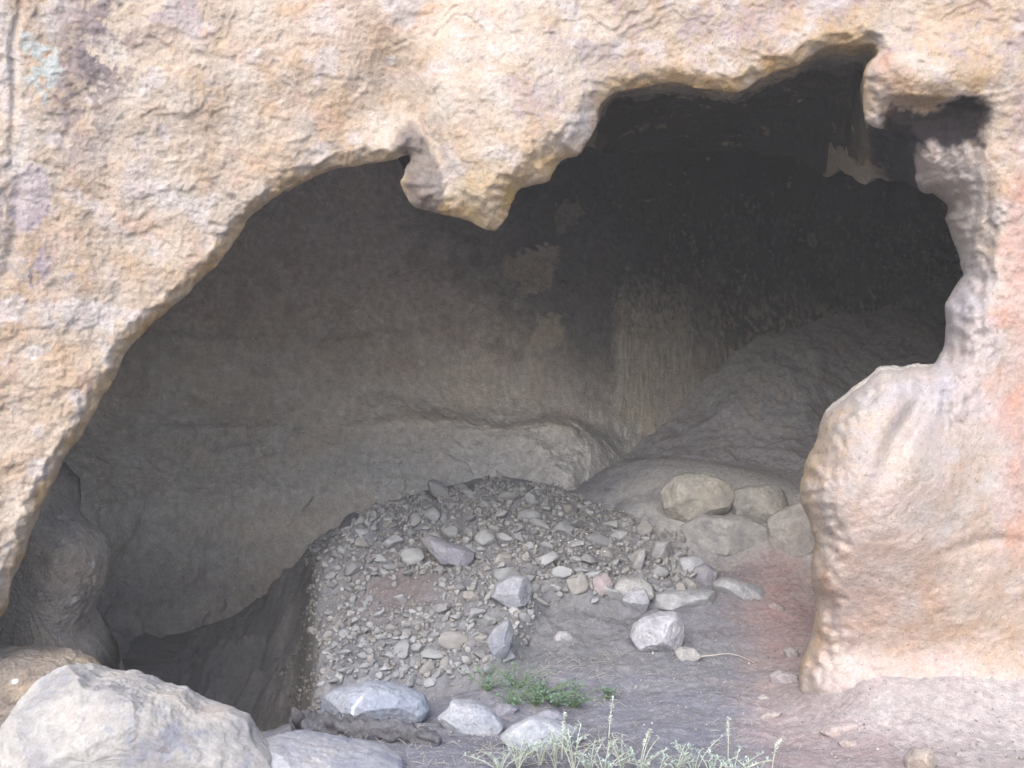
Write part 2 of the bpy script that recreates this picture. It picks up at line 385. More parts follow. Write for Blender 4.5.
# ------------------------------------------------------------------ cave wall with its bench (lofted)
def cave_wall():
    plan = [(-2.3,4.35,0,.9),(-2.75,4.7,.1,1.0),(-3.1,5.4,.2,1.12),(-3.15,6.2,.25,1.17),(-2.85,6.95,.3,1.19),(-2.2,7.4,.35,1.19),(-1.4,7.6,.5,1.20),(-.6,7.7,.62,1.19),(.1,7.75,.65,1.19),(.50,7.78,.66,1.12),
            (.84,7.90,.62,1.0),(1.1,8.02,.35,.8),(1.5,8.22,.05,.4),(2.0,8.45,0,.3),(2.8,8.8,0,.3),(3.6,8.9,0,.3),(4.25,8.3,0,.3),(4.4,7.2,0,.3),(4.1,6.0,0,.3),(3.5,5.1,0,.3),(3.0,4.5,0,.3)]
    pl = catmull(plan, 46); n = len(pl)
    dense = np.concatenate([np.linspace(0, .10, 30), np.linspace(.10, .85, 900)[1:], np.linspace(.85, 1, 40)[1:]])*(n-1)
    pl = np.stack([np.interp(dense, np.arange(n), pl[:, k]) for k in range(4)], -1)
    x0, y0, bd, zb = pl.T; n = len(pl)
    cen = np.array([.4, 6.2])
    dx, dy = cen[0]-x0, cen[1]-y0; l = np.hypot(dx, dy); dx /= l; dy /= l
    rows = []; tags = []
    prof = []   # offset inward, z
    zb = zb+.06*noise(x0*1.3, 1, 1.4)+.018*noise(x0*7, 1, 4)+.008*noise(x0*19, 1, 4)
    def add(off, z, k):
        prof.append((off+0*x0, z+0*x0, k))
    add(bd+.45, -1.2, 0); add(bd+.30, -.4, 0); add(bd+.15, zb-.5, 0); add(bd, zb-.07, 0); add(bd-.02*ss(0, .2, bd), zb-.02, 0); add(bd-.07*ss(0, .2, bd), zb+.012, 1)
    sl = ss(.2, -1.6, x0); add(bd*.45, zb+.04+.12*sl, 1); add(bd*.2, zb+.12+.18*sl, 1); add(.015, zb+.36+.25*sl, 2); add(-.06, 1.9, 2); add(-.08, 2.5, 2); add(-.02, 2.95, 2); add(.18, 3.3, 2); add(.6, 3.6, 3); add(1.4, 3.8, 3)
    nseg = [16, 26, 70, 16, 8, 14, 8, 8, 14, 90, 70, 50, 30, 20, 14]
    offs = []; zs = []; ks = []
    for i in range(len(prof)-1):
        for k in range(nseg[i] if i < len(nseg) else 10):
            t = k/nseg[i]
            offs.append(prof[i][0]*(1-t)+prof[i+1][0]*t); zs.append(prof[i][1]*(1-t)+prof[i+1][1]*t); ks.append(prof[i][2]*(1-t)+prof[i+1][2]*t)
    offs.append(prof[-1][0]); zs.append(prof[-1][1]); ks.append(3)
    O = np.array(offs); Z = np.array(zs)
    # smooth the profile a little
    for _ in range(6):
        O[1:-1] = .25*O[:-2]+.5*O[1:-1]+.25*O[2:]; Z[1:-1] = .25*Z[:-2]+.5*Z[1:-1]+.25*Z[2:]
    X = x0+dx*O; Yy = y0+dy*O
    # noise (along inward direction)
    low = ss(1.15, .9, Z)
    nz = .07*fbm(X*1.1, Yy*1.1, Z*1.3, 3)+.030*fbm(X*4.5, Yy*4.5, Z*5, 4)+.008*ss(-.04, .04, fbm(X*2+3, Yy*2, Z*3, 4))+.006*fbm(X*24, Yy*24, Z*24, 3)
    nz = nz+low*.05*ridged(X*2.2, Yy*2.2, Z*3.4, 4)+ss(1.3, 1.15, Z)*.09*fbm(X*2.2+4, Yy*2.2, Z*2.8, 4)
    # tool marks on the right-hand wall
    tm = ss(.75, .95, X)*ss(1.2, 1.4, Z)
    mk = noise(X*26+2*noise(X*4, 0, Z*4), Yy*8, Z*8)
    nz = nz+.018*tm*np.clip(mk, -.3, .6)
    # left: soft hollows
    X = X+dx*nz; Yy = Yy+dy*nz; Z = Z+.25*nz
    # close the dome to a point
    capn = 24; cx, cy, cz = .4, 6.2, 3.95
    lastX, lastY, lastZ = X[-1], Yy[-1], Z[-1]
    Xs = [X]; Ys = [Yy]; Zs = [Z]
    for i in range(1, capn+1):
        t = i/capn
        Xs.append((lastX*(1-t)+cx*t)[None]); Ys.append((lastY*(1-t)+cy*t)[None]); Zs.append((lastZ*(1-t)+cz*t+.0*t)[None])
    X = np.concatenate(Xs); Yy = np.concatenate(Ys); Z = np.concatenate(Zs)
    px = X/Yy*F+512; py = 384-(Z-EYE)/Yy*F
    n1 = fbm(X*1.3, Yy*1.3, Z*1.3, 4); n2 = fbm(X*6, Yy*6, Z*6, 4); n3 = fbm(X*22, Yy*22, Z*22, 3)
    streak = noise(X*34+3*Z+1.5*n2, Yy*10, Z*12+1.2*n1)+.5*noise(X*60, Yy*20, Z*30)
    wx = px+14*n2; wy = py+14*n1
    brown = np.array([.62, .56, .50]); c = np.zeros(X.shape+(3,))+brown  # base raised pale, painting in the veil of haze where soot is absent
    c = mix(c, np.array([.64, .585, .53]), ss(-.3, .7, n1+.4*n2))
    c = mix(c, np.array([.40, .345, .30]), .7*ss(.0, .8, n2+.4*n1))
    c = mix(c, np.array([.44, .37, .34]), .5*ss(0, .7, fbm(X*2+9, Yy*2, Z*2, 3)))
    # grey upper left, soot growing to the upper right
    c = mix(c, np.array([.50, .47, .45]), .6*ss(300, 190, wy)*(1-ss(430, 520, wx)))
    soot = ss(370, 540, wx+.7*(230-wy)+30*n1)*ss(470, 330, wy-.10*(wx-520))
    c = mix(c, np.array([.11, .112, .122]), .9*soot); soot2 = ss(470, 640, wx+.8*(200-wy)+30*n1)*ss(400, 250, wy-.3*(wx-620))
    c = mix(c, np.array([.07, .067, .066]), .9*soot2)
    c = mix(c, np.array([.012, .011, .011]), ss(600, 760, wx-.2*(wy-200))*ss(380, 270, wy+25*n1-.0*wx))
    # pale flakes in the soot
    fl = ss(.7, .95, n3+.55*n2)*soot; c = mix(c, np.array([.15, .135, .11]), .6*fl)
    # bare rectangular patches
    for (qx, qy, sx, sy) in ((533, 262, 24, 12), (535, 282, 16, 12), (548, 336, 13, 15), (568, 212, 12, 12), (811, 240, 4, 7)):
        c = mix(c, np.array([.46, .41, .33]), (.85 if qy > 230 else .4)*ss(1.25, .85, np.maximum(np.abs(px-qx+9*n2+5*n3)/sx, np.abs(py-qy+9*n1+6*n3+.35*(px-qx))/sy)))
    # tooled pale panel
    pan = ss(610, 622, px+3*n3)*(1-ss(670, 730, wx+25*n3+20*streak))*ss(260, 340, wy+20*n3)
    c = mix(c, np.array([.42, .385, .33]), pan*.8*ss(-.6, .1, streak+ss(290, 350, wy)*.5))
    pan2 = ss(700, 720, px)*(1-ss(850, 960, wx))*ss(270, 330, wy)
    c = mix(c, np.array([.40, .34, .27]), pan2*.7*ss(-.05, .35, streak+.3*n2))
    mks = ss(.28, .5, streak+.25*n3)*ss(640, 700, px)*ss(170, 260, wy)*(1-ss(280, 330, wy))
    c = mix(c, np.array([.19, .165, .13]), .6*mks)
    # bench: pale grey dust, brown at left, pit shade painted in low down
    lowm = (Z < 1.25)&(px < 640)
    bc = mix(np.zeros(X.shape+(3,))+np.array([.48, .46, .44]), np.array([.38, .365, .35]), ss(-.2, .6, n2))
    bc = mix(bc, np.array([.52, .465, .41]), ss(480, 260, wx+.7*(wy-470)*0))
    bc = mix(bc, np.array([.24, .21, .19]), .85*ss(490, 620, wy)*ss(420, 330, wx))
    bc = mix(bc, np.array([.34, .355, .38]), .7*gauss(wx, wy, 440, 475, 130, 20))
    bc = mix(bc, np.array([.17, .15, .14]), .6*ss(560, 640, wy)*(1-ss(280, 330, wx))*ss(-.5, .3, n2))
    bc = mix(bc, np.array([.40, .35, .30]), .6*gauss(wx, wy, 200, 612, 55, 10, -.12))
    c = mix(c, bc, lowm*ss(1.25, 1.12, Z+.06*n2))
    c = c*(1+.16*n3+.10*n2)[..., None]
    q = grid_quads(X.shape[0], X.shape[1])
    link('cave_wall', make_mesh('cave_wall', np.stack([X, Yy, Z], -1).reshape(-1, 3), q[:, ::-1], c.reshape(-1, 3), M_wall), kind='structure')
cave_wall()

# ------------------------------------------------------------------ ground and cave floor
CP = [(260,768,3.45),(400,768,3.4),(512,768,3.35),(650,768,3.35),(800,768,3.35),(950,768,3.4),(1024,768,3.4),
      (300,738,3.85),(370,730,3.95),(470,735,3.95),(560,730,4.0),(700,730,3.9),(850,730,3.85),(960,720,3.9),
      (260,738,4.25),(230,700,5.9),(290,650,6.0),(262,690,5.7),(170,690,6.1),(130,660,6.3),(200,655,6.4),(290,600,6.3),(275,705,5.3),(215,722,5.5),
      (325,590,5.45),(322,650,5.1),(330,690,4.75),(330,560,5.8),(400,515,6.3),(500,498,6.5),(600,518,6.4),(450,500,6.6),(350,530,6.2),(560,550,6.0),(450,550,5.9),(640,550,6.0),
      (400,580,5.55),(480,580,5.5),(350,610,5.35),(400,640,5.1),(470,640,5.05),(400,685,4.85),(470,685,4.75),(330,715,4.3),(420,705,4.35),(540,600,5.3),(515,640,5.0),(490,670,4.75),
      (550,645,4.95),(550,680,4.5),(600,690,4.4),(650,640,5.0),(700,690,4.4),(700,650,4.9),(800,690,4.35),(780,640,5.0),(800,600,5.45),(650,595,5.5),(720,570,5.8),(600,610,5.3),
      (720,560,6.0),(640,520,6.3),(632,490,6.6),(700,477,6.5),(790,500,6.3),(800,560,5.9),(850,510,6.3),(740,466,7.0),(655,456,7.5),(640,460,7.0),(606,478,6.95),(705,420,7.9),(775,360,8.2),(850,335,8.6),(930,322,8.8),(850,420,7.8),(930,400,7.9),(1000,420,7.8),(900,500,6.6),
      (440,495,6.9),(560,490,6.9),(350,520,6.8)]
cp = np.array([at(a, b, Yc) for a, b, Yc in CP])
ex = [(x, y, z) for x in (-6, -3, 0, 3, 6) for y, z in ((-6, .30), (0, .28), (2.2, .26))]+[(-6,5,.2),(-6,9,.2),(6,5,.5),(6,9,1.5),(-3.2,6.5,-.3),(-3,7.5,-.3),(0,8,.8),(-1.8,7.4,-.1),(-2.4,3.6,.25),(-3.4,4.2,.1),(2.6,3.6,.22),(-2.2,4.8,-.2)]
cp = np.concatenate([cp, np.array(ex, float)])
def tps_fit(p, z, lam):
    n = len(p); r = np.linalg.norm(p[:, None]-p[None], axis=2)
    Kk = np.where(r > 0, r*r*np.log(r+1e-12), 0)+lam*np.eye(n)
    Pp = np.c_[np.ones(n), p]; M = np.zeros((n+3, n+3)); M[:n, :n] = Kk; M[:n, n:] = Pp; M[n:, :n] = Pp.T
    return np.linalg.solve(M, np.r_[z, 0, 0, 0])
W = tps_fit(cp[:, :2], cp[:, 2], .004)
def tps(x, y):
    s = W[-3]+W[-2]*x+W[-1]*y
    for i in range(len(cp)):
        r2 = (x-cp[i, 0])**2+(y-cp[i, 1])**2+1e-12; s = s+W[i]*.5*r2*np.log(r2)
    return s
def _plan(poly):
    out = []
    for px, py in poly:
        Ys = np.arange(3.5, 7.2, .01); p = at(np.full(Ys.shape, px), np.full(Ys.shape, py), Ys)
        k = np.nonzero(p[:, 2] <= tps(p[:, 0], p[:, 1]))[0]; i = k[0] if len(k) else len(Ys)-1
        out.append((p[i, 0], p[i, 1]))
    return out
HEAP = [(306,590),(325,548),(360,525),(400,508),(450,496),(500,490),(560,497),(610,515),(650,540),(700,565),(690,590),(600,606),(545,600),(527,636),(490,680),(440,690),(380,690),(318,692),(312,640)]
HPLAN = _plan(HEAP)
def ground_z(x, y, fine=True):
    x = np.asarray(x, float); y = np.asarray(y, float)
    xc = np.clip(x, -6, 6); yc = np.clip(y, -6, 9.2)
    z = tps(xc, yc)
    z = z+.02*fbm(x*2.2, y*2.2, .3, 3)
    heap = ss(4.6, 5.0, y)*(1-ss(6.3, 6.9, y))*ss(-1.25, -1.0, x)*(1-ss(.7, 1.2, x))
    z = z+.03*heap*fbm(x*6, y*6, 1, 3)
    pitm = (1-ss(-1.15, -.95, x))*ss(4.25, 4.6, y)*(1-ss(6.6, 6.9, y))
    z = z-.10*pitm*ridged(x*3.0+3, y*2.5, 1.2, 4)+.10+.05*pitm*fbm(x*6, y*6, 4, 4)-.10*(1-pitm)
    near_ = (x > -1.8) & (x < 1.9) & (y > 4.2) & (y < 7.2)
    if np.any(near_):
        sh = np.zeros(z.shape); xx = x[near_]+.03*fbm(x[near_]*5, y[near_]*5, 1, 3); yy = y[near_]+.03*fbm(x[near_]*5, y[near_]*5, 8, 3)
        dd_, _, _ = seg_dist(xx, yy, HPLAN, True); sg = np.where(inside(xx, yy, HPLAN), dd_, -dd_)
        sh[near_] = .085*ss(-.05, .05, sg)*(1-ss(.2, .8, xx)*.6)-.02*np.exp(-((sg+.07)/.05)**2); z = z+sh
    xe = -.198*y+.03*fbm(y*4, .5, .5, 3)
    z = z-.38*ss(xe+.02, xe-.10, x)*ss(4.42, 4.6, y)*(1-ss(5.5, 6.1, y))
    mound = ss(6.9, 7.3, y)*ss(.9, 1.2, x)
    z = z+.05*mound*fbm(x*2.2, y*2.2, 2, 3)+.012*mound*fbm(x*11, y*11, 2, 3)
    z = z+.17*np.exp(-((y-4.02)/.30)**2)*ss(1.02, 1.5, x)*(1-ss(4.0, 6, x))
    if fine:
        z = z+.004*fbm(x*15, y*15, 2, 4)+.0035*fbm(x*55, y*55, 2, 3)+.006*np.clip(noise(x*22, y*22, 5)-.2, 0, 1)
    far = ss(12, 60, np.hypot(x, y)); z = z*(1-far)+far*.2
    return z
gx = np.concatenate([-np.geomspace(2.2, 1500, 60)[::-1], np.arange(-2.19, 4.3, .012), np.geomspace(4.31, 1500, 60)])
gy = np.concatenate([-np.geomspace(.3, 1500, 60)[::-1], np.linspace(-.2, 3.1, 70), np.arange(3.12, 7.0, .012), np.arange(7.01, 9.3, .014)])
GX, GY = np.meshgrid(gx, gy, indexing='ij')
GZ = ground_z(GX, GY)
gpx = GX/np.maximum(GY, .5)*F+512; gpy = 384-(GZ-EYE)/np.maximum(GY, .5)*F
n1 = fbm(GX*1.4, GY*1.4, 0, 4); n2 = fbm(GX*6, GY*6, 3, 4); n3 = fbm(GX*28, GY*28, 3, 3)
c = np.zeros(GX.shape+(3,))+np.array([.205, .205, .225])
c = mix(c, np.array([.155, .155, .17]), ss(-.1, .7, n2))
c = mix(c, np.array([.25, .245, .255]), .6*ss(.1, .7, n1+.3*n3))
heapm = ss(4.5, 4.8, GY)*(1-ss(6.4, 6.9, GY))*ss(-1.3, -1.05, GX)*(1-ss(.6, .9, GX))
c = mix(c, np.array([.165, .165, .17]), .85*heapm)
c = mix(c, np.array([.44, .40, .34]), ss(3.1, 2.4, GY))  # unseen ground before the cave, made paler to bounce light inside
c = mix(c, np.array([.17, .125, .11]), .55*gauss(GX+.1*n2, GY+.1*n2, -.62, 5.35, .16, .18))
pit = (1-ss(-.03, .02, GX+.198*GY+.02*n2))*ss(4.25, 4.5, GY); c = mix(c, np.array([.10, .095, .088]), .85*pit); c = mix(c, np.array([.20, .17, .15]), .4*pit*ss(.1, .6, n2))  # dark soil, darkened further to paint in the shade of a deeper pit
# reddish ground by the pillar, with pink lens flare painted into its colour
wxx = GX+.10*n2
c = mix(c, np.array([.33, .27, .255]), .85*ss(.88, 1.20, wxx+.12*n1-.234*(GY-4.3))*(1-ss(5.9, 6.4, GY)))
c = mix(c, np.array([.30, .19, .18]), .6*gauss(GX+.07*n2, GY+.2*n1, 1.45, 5.2, .17, .6))
c = mix(c, np.array([.25, .265, .31]), .6*ss(3.9, 3.2, GY)*ss(-.3, .4, n1)*(1-ss(.8, 1.1, GX)))
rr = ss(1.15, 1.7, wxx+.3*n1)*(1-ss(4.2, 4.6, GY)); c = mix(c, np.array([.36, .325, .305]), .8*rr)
bank = ss(5.85, 6.2, GY+.25*n2)*ss(.5, 1.0, wxx+.2*n2)*(1-ss(6.8, 7.0, GY)); c = mix(c, np.array([.34, .33, .31]), .85*bank)
md = ss(6.7, 7.0, GY)*ss(.5, .8, GX)
c = mix(c, np.array([.40, .38, .385]), .9*md); c = mix(c, np.array([.20, .18, .18]), .6*md*ss(0, .6, n2+.5*n1))
c = mix(c, np.array([.45, .40, .34]), .5*md*ss(.2, .7, n2-.2*n1))
c = c*(1+.20*n3+.08*n2)[..., None]*np.array([.90, .92, .97])
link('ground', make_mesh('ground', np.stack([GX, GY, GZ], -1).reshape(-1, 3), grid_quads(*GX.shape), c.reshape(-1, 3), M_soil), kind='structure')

def hit(px, py):
    """where the sight line through a photo position meets the ground"""
    Ys = np.arange(2.6, 8.8, .01)
    p = at(np.full(Ys.shape, px), np.full(Ys.shape, py), Ys)
    g = ground_z(p[:, 0], p[:, 1], False)
    k = np.nonzero(p[:, 2] <= g)[0]
    i = k[0] if len(k) else len(Ys)-1
    return p[i, 0], p[i, 1], g[i]

# ------------------------------------------------------------------ stones
def uv_dirs(nt, npz):
    th = np.linspace(0, 2*np.pi, nt, endpoint=False); ph = np.linspace(-np.pi/2, np.pi/2, npz)
    return th, ph
def stone_outline(name, outl, Y, depth, color, label, cat='rock', group=None, kind=None, rough=.03, mat=None, res=(220, 110), fac=8, seed=1, colfn=None, expo=.62, parent=None, lean=0):
    """a closed boulder whose front view follows outl (photo positions) at distance Y; depth = its real thickness"""
    O = np.array(outl, float); cxp, cyp = O.mean(0)
    On = np.roll(O, -1, axis=0); tt = np.linspace(0, 1, 10, endpoint=False)[None, :, None]
    O = (O[:, None]*(1-tt)+On[:, None]*tt).reshape(-1, 2)
    O = (np.roll(O, 2, 0)+2*np.roll(O, 1, 0)+3*O+2*np.roll(O, -1, 0)+np.roll(O, -2, 0))/9
    W3 = at(O[:, 0], O[:, 1], Y); c0 = at(cxp, cyp, Y)
    v = W3[:, [0, 2]]-c0[[0, 2]]
    ang = np.arctan2(v[:, 1], v[:, 0]); r = np.hypot(v[:, 0], v[:, 1]); o_ = np.argsort(ang); ang = ang[o_]; r = r[o_]
    th, ph = uv_dirs(*res)
    rt = np.interp((th+np.pi) % (2*np.pi)-np.pi, np.r_[ang[-1]-2*np.pi, ang, ang[0]+2*np.pi], np.r_[r[-1], r, r[0]])
    TH, PH = np.meshgrid(th, ph, indexing='ij'); RT = rt[:, None]+0*PH
    cp_ = np.cos(PH)**expo; sp = np.sign(np.sin(PH))*np.abs(np.sin(PH))**1.0
    X = RT*cp_*np.cos(TH); Z = RT*cp_*np.sin(TH); Yd = depth/2*sp
    P = np.stack([X, Yd, Z], -1)
    rs = np.random.RandomState(seed)
    R0 = np.median(r)
    dm = np.array([R0, depth/2, R0])
    for _ in range(fac):                            # flat facets on front, top and back
        nrm = rs.normal(size=3); nrm[1] = -abs(nrm[1])-.8 if rs.rand() < .75 else abs(nrm[1])+.8
        nrm /= np.linalg.norm(nrm)
        lim = np.max(P@nrm)*rs.uniform(.72, .92)
        ex_ = np.clip(P@nrm-lim, 0, None); P = P-ex_[..., None]*nrm*.92
    sd_ = seed*3.7
    q = P+c0
    x, y, z = q[..., 0]+sd_, q[..., 1], q[..., 2]
    s = 1/max(R0, .03)
    nz = rough*R0*4*(.42*fbm(x*s*1.2, y*s*1.2, z*s*1.2, 4)-.09*ridged(x*s*2, y*s*2, z*s*2, 4))+.02*R0*fbm(x*s*8, y*s*8, z*s*8, 3)
    nd = P/(np.linalg.norm(P, axis=-1, keepdims=True)+1e-9)
    P = P+nd*nz[..., None]
    n2 = fbm(x*s*2, y*s*2, z*s*2, 4); n3 = fbm(x*s*9, y*s*9, z*s*9, 3)
    color = np.array(color, float)
    C = np.zeros(P.shape)+color
    C = mix(C, color*np.array([.68, .68, .74]), .7*ss(0, .7, n2)); C = mix(C, color*1.2, .6*ss(.1, .7, -n2+.4*n3))
    C = C*(1+.14*n3)[..., None]
    if colfn: C = colfn(P+c0, C, n2, n3)
    me = make_mesh(name, P.reshape(-1, 3), grid_quads(*TH.shape, wrap=True)[:, ::-1], C.reshape(-1, 3), mat or M_stone)
    o = link(name, me, parent, label, cat, group, kind); o.location = c0
    return o

# fixed rock masses on the left
stone_outline('rock_outcrop', [(66,446),(58,462),(66,505),(82,524),(98,540),(104,560),(99,590),(90,612),(84,632),(92,650),(112,672),(120,690),(120,800),(-200,800),(-200,430),(20,430)], 4.62, .5, (.25,.215,.185), None, None, kind='structure', rough=.016, fac=7, seed=5, mat=M_wall, res=(420, 160), expo=.42,
    colfn=lambda P, C, n2, n3: mix(C, np.array([.36, .35, .34]), ss(.72, .85, n3+.3*n2)*.6))
def pale_low(P, C, n2, n3):
    C = mix(C, np.array([.36, .30, .23]), .7*ss(-.2, .5, n2)*ss(.75, .45, P[..., 2]))
    return mix(C, np.array([.55, .55, .56]), ss(.62, .75, n3+.2*n2)*.8)
stone_outline('rock_ledge', [(-260,710),(-150,672),(-60,655),(-10,648),(30,646),(70,652),(92,662),(108,678),(124,700),(140,725),(150,800),(-200,860)], 4.15, .45, (.20,.175,.155), None, None, kind='structure', rough=.016, fac=8, seed=8, mat=M_wall, res=(360, 160), colfn=pale_low)

def white_col(P, C, n2, n3):
    C = mix(C, np.array([.17, .18, .215]), .6*ss(.25, .7, n3+.5*n2)); return mix(C, np.array([.29, .255, .225]), .4*ss(.1, .7, -n2))
stone_outline('boulder', [(-90,800),(-60,770),(-10,745),(14,716),(30,690),(46,672),(62,666),(84,671),(96,678),(120,677),(146,681),(158,688),(184,690),(196,702),(206,709),(226,710),(246,722),(256,742),(272,756),(290,790),(280,860),(100,900),(-60,880)], 3.25, .55, (.265,.26,.255),
    'large pale whitish boulder in the lower left foreground corner', 'boulder', rough=.020, fac=26, seed=24, res=(520, 260), colfn=white_col, expo=.45)
stone_outline('flat_rock', [(225,745),(250,738),(290,741),(330,750),(380,758),(402,766),(410,790),(380,830),(280,840),(215,800)], 3.35, .5, (.26,.27,.30),
    'flat pale rock slab beside the large white boulder, at the bottom edge', 'rock', rough=.004, fac=16, seed=36, colfn=white_col)

def stone_px(outl, color, label, Yoff=0, depth=None, seed=1, cat='rock', group=None, name='stone', rough=.022, fac=7, ref=None, **k):
    O = np.array(outl, float); b = O[:, 1].max(); cxm = O[:, 0].mean()
    x, y, z = hit(cxm, b-3) if ref is None else (0, ref, 0)
    wd = (O[:, 0].max()-O[:, 0].min())/F*y; hh = (b-O[:, 1].min())/F*y
    d = depth or min(wd, max(hh*1.3, wd*.55))
    return stone_outline(name, outl, y+d*.35+Yoff, d, color, label, cat, group, rough=rough, fac=fac, seed=seed, res=k.pop('res', (96, 48)), **k)
BL = (.22,.24,.28); GR = (.30,.30,.32); WM = (.36,.33,.30); LT = (.27,.285,.315)
def vein(P, C, n2, n3):
    qx = P[..., 0]/P[..., 1]*F+512; qy = 384-(P[..., 2]-EYE)/P[..., 1]*F
    d, _, _ = seg_dist(qx+1.2*n3, qy, [(352, 716), (353, 708), (361, 698)]); return mix(C, np.array([.55, .56, .58]), ss(1.8, .8, d)*(P[..., 1] < 4.05))
stone_px([(313,716),(316,704),(322,698),(333,690),(350,688),(372,683),(392,684),(410,689),(424,696),(431,708),(428,718),(410,721),(398,724),(380,727),(345,726),(322,724)], BL, 'big rounded blue-grey rock with a pale vein, left of the other foreground stones', seed=41, res=(220,110), fac=8, colfn=vein)
stone_px([(437,718),(447,709),(451,701),(470,702),(488,708),(497,716),(505,726),(500,735),(480,738),(458,737),(448,731)], LT, 'pale pointed stone between the big rounded rock and the low slab', seed=42, res=(160,80))
stone_px([(499,737),(512,726),(530,718),(545,719),(560,723),(575,728),(583,738),(580,748),(560,753),(530,750),(508,746)], LT, 'low pale slab stone partly behind silvery weeds at the bottom', seed=43, res=(160,80))
stone_px([(485,714),(500,704),(520,706),(512,716),(498,720)], (.2,.2,.23), 'small dark grey stone behind the pale pointed stone', seed=44)
stone_px([(530,718),(545,710),(560,712),(568,722),(560,730),(535,728)], (.21,.215,.25), 'bluish stone half hidden behind the low pale slab', seed=45)
stone_px([(629,637),(634,624),(644,615),(660,612),(676,612),(683,620),(684,636),(680,648),(668,656),(652,656),(638,651)], (.31,.315,.35), 'large pale round stone lying alone on the sandy floor', seed=46, res=(160,80), fac=9)
stone_px([(674,652),(680,647),(694,648),(701,655),(698,662),(686,664),(677,660)], (.25,.25,.25), 'small flat stone touching the right side of the large pale round stone', seed=47)
stone_px([(712,583),(722,577),(740,580),(760,586),(775,597),(770,603),(750,607),(735,606),(725,599),(715,592)], (.25,.26,.28), 'long pointed slab at the right end of the rubble', seed=48, res=(128,64), Yoff=.06)
stone_px([(650,596),(668,591),(700,590),(718,591),(721,600),(714,611),(690,613),(665,611),(652,605)], (.25,.26,.28), 'wide flat grey slab just left of the long pointed slab', seed=49, res=(128,64), Yoff=.04)
stone_px([(611,586),(620,578),(640,577),(652,584),(656,596),(640,606),(622,604),(613,596)], (.25,.255,.26), 'thick grey stone left of the wide flat slab', seed=50, res=(128,64))
stone_px([(621,600),(630,590),(645,588),(650,600),(646,612),(630,613)], (.29,.30,.33), 'light blue-grey stone leaning on the thick grey stone', seed=51, Yoff=-.04)
stone_px([(648,560),(656,540),(672,541),(670,552),(663,562)], (.25,.25,.26), 'upright wedge stone on the right side of the rubble', seed=52)
stone_px([(676,575),(680,557),(700,556),(708,568),(704,578),(690,580)], (.27,.28,.31), 'blocky blue-grey stone above the wide flat slab', seed=53, Yoff=.05)
stone_px([(690,580),(694,568),(706,563),(717,570),(716,584),(704,588)], (.20,.20,.23), 'dark rounded stone to the right of the blocky blue-grey stone', seed=54)
stone_px([(630,568),(638,552),(645,548),(644,562),(640,574)], (.25,.25,.26), 'small upright shard left of the wedge stone', seed=55)
stone_px([(580,592),(592,578),(606,572),(614,583),(610,594),(594,596)], (.27,.24,.25), 'pinkish triangular slab in the right part of the rubble', seed=56)
stone_px([(420,538),(430,535),(446,541),(464,547),(475,553),(474,560),(466,567),(452,569),(441,565),(431,553)], (.20,.20,.23), 'long pale leaning slab in the middle of the rubble heap', seed=57, res=(128,64), Yoff=-.05)
stone_px([(489,598),(496,583),(512,575),(528,576),(534,590),(528,604),(512,610),(498,606)], (.23,.24,.27), 'large dark slab low on the front of the rubble heap', seed=58, res=(128,64), Yoff=-.04)
stone_px([(486,640),(494,628),(508,618),(514,630),(510,650),(502,662),(492,656)], (.20,.21,.24), 'dark jagged stone at the lower right corner of the heap', seed=59, Yoff=-.03)
stone_px([(552,640),(558,631),(570,632),(573,638),(565,643)], (.28,.28,.30), 'fist-sized stone alone on the sand left of the pale round stone', seed=60)
for i, (o_, lb) in enumerate([
    ([(768,605),(774,602),(784,606),(785,612),(774,614)], 'small stone just right of the long pointed slab'),
    ([(783,650),(790,646),(798,650),(797,659),(787,661)], 'rounded pebble at the foot of the pillar'),
    ([(769,675),(780,670),(797,674),(798,681),(784,687),(772,683)], 'pale flat stone on flare-tinted ground below the rounded pebble'),
    ([(819,732),(828,725),(856,722),(862,728),(850,736),(828,738)], 'flat reddish stone lying on the flare-tinted ground, nearest the pillar foot'),
    ([(838,742),(846,738),(860,740),(858,749),(844,750)], 'small pinkish stone just below the flat reddish stone'),
    ([(759,718),(768,711),(783,712),(778,719),(766,722)], 'thin tan stone on the flare-tinted ground right of the weeds'),
    ([(757,698),(763,694),(770,697),(768,703),(760,703)], 'tiny pale pebble above the thin tan stone'),
    ([(905,760),(914,750),(930,748),(937,760),(925,775),(908,775)], 'buff stone at the bottom edge, right of the flare-tinted ground')]):
    stone_px(o_, [(.25,.215,.21),(.25,.23,.225),(.27,.25,.26),(.29,.25,.24),(.28,.24,.23),(.28,.25,.235),(.29,.27,.26),(.27,.235,.21)][i], lb, seed=70+i)
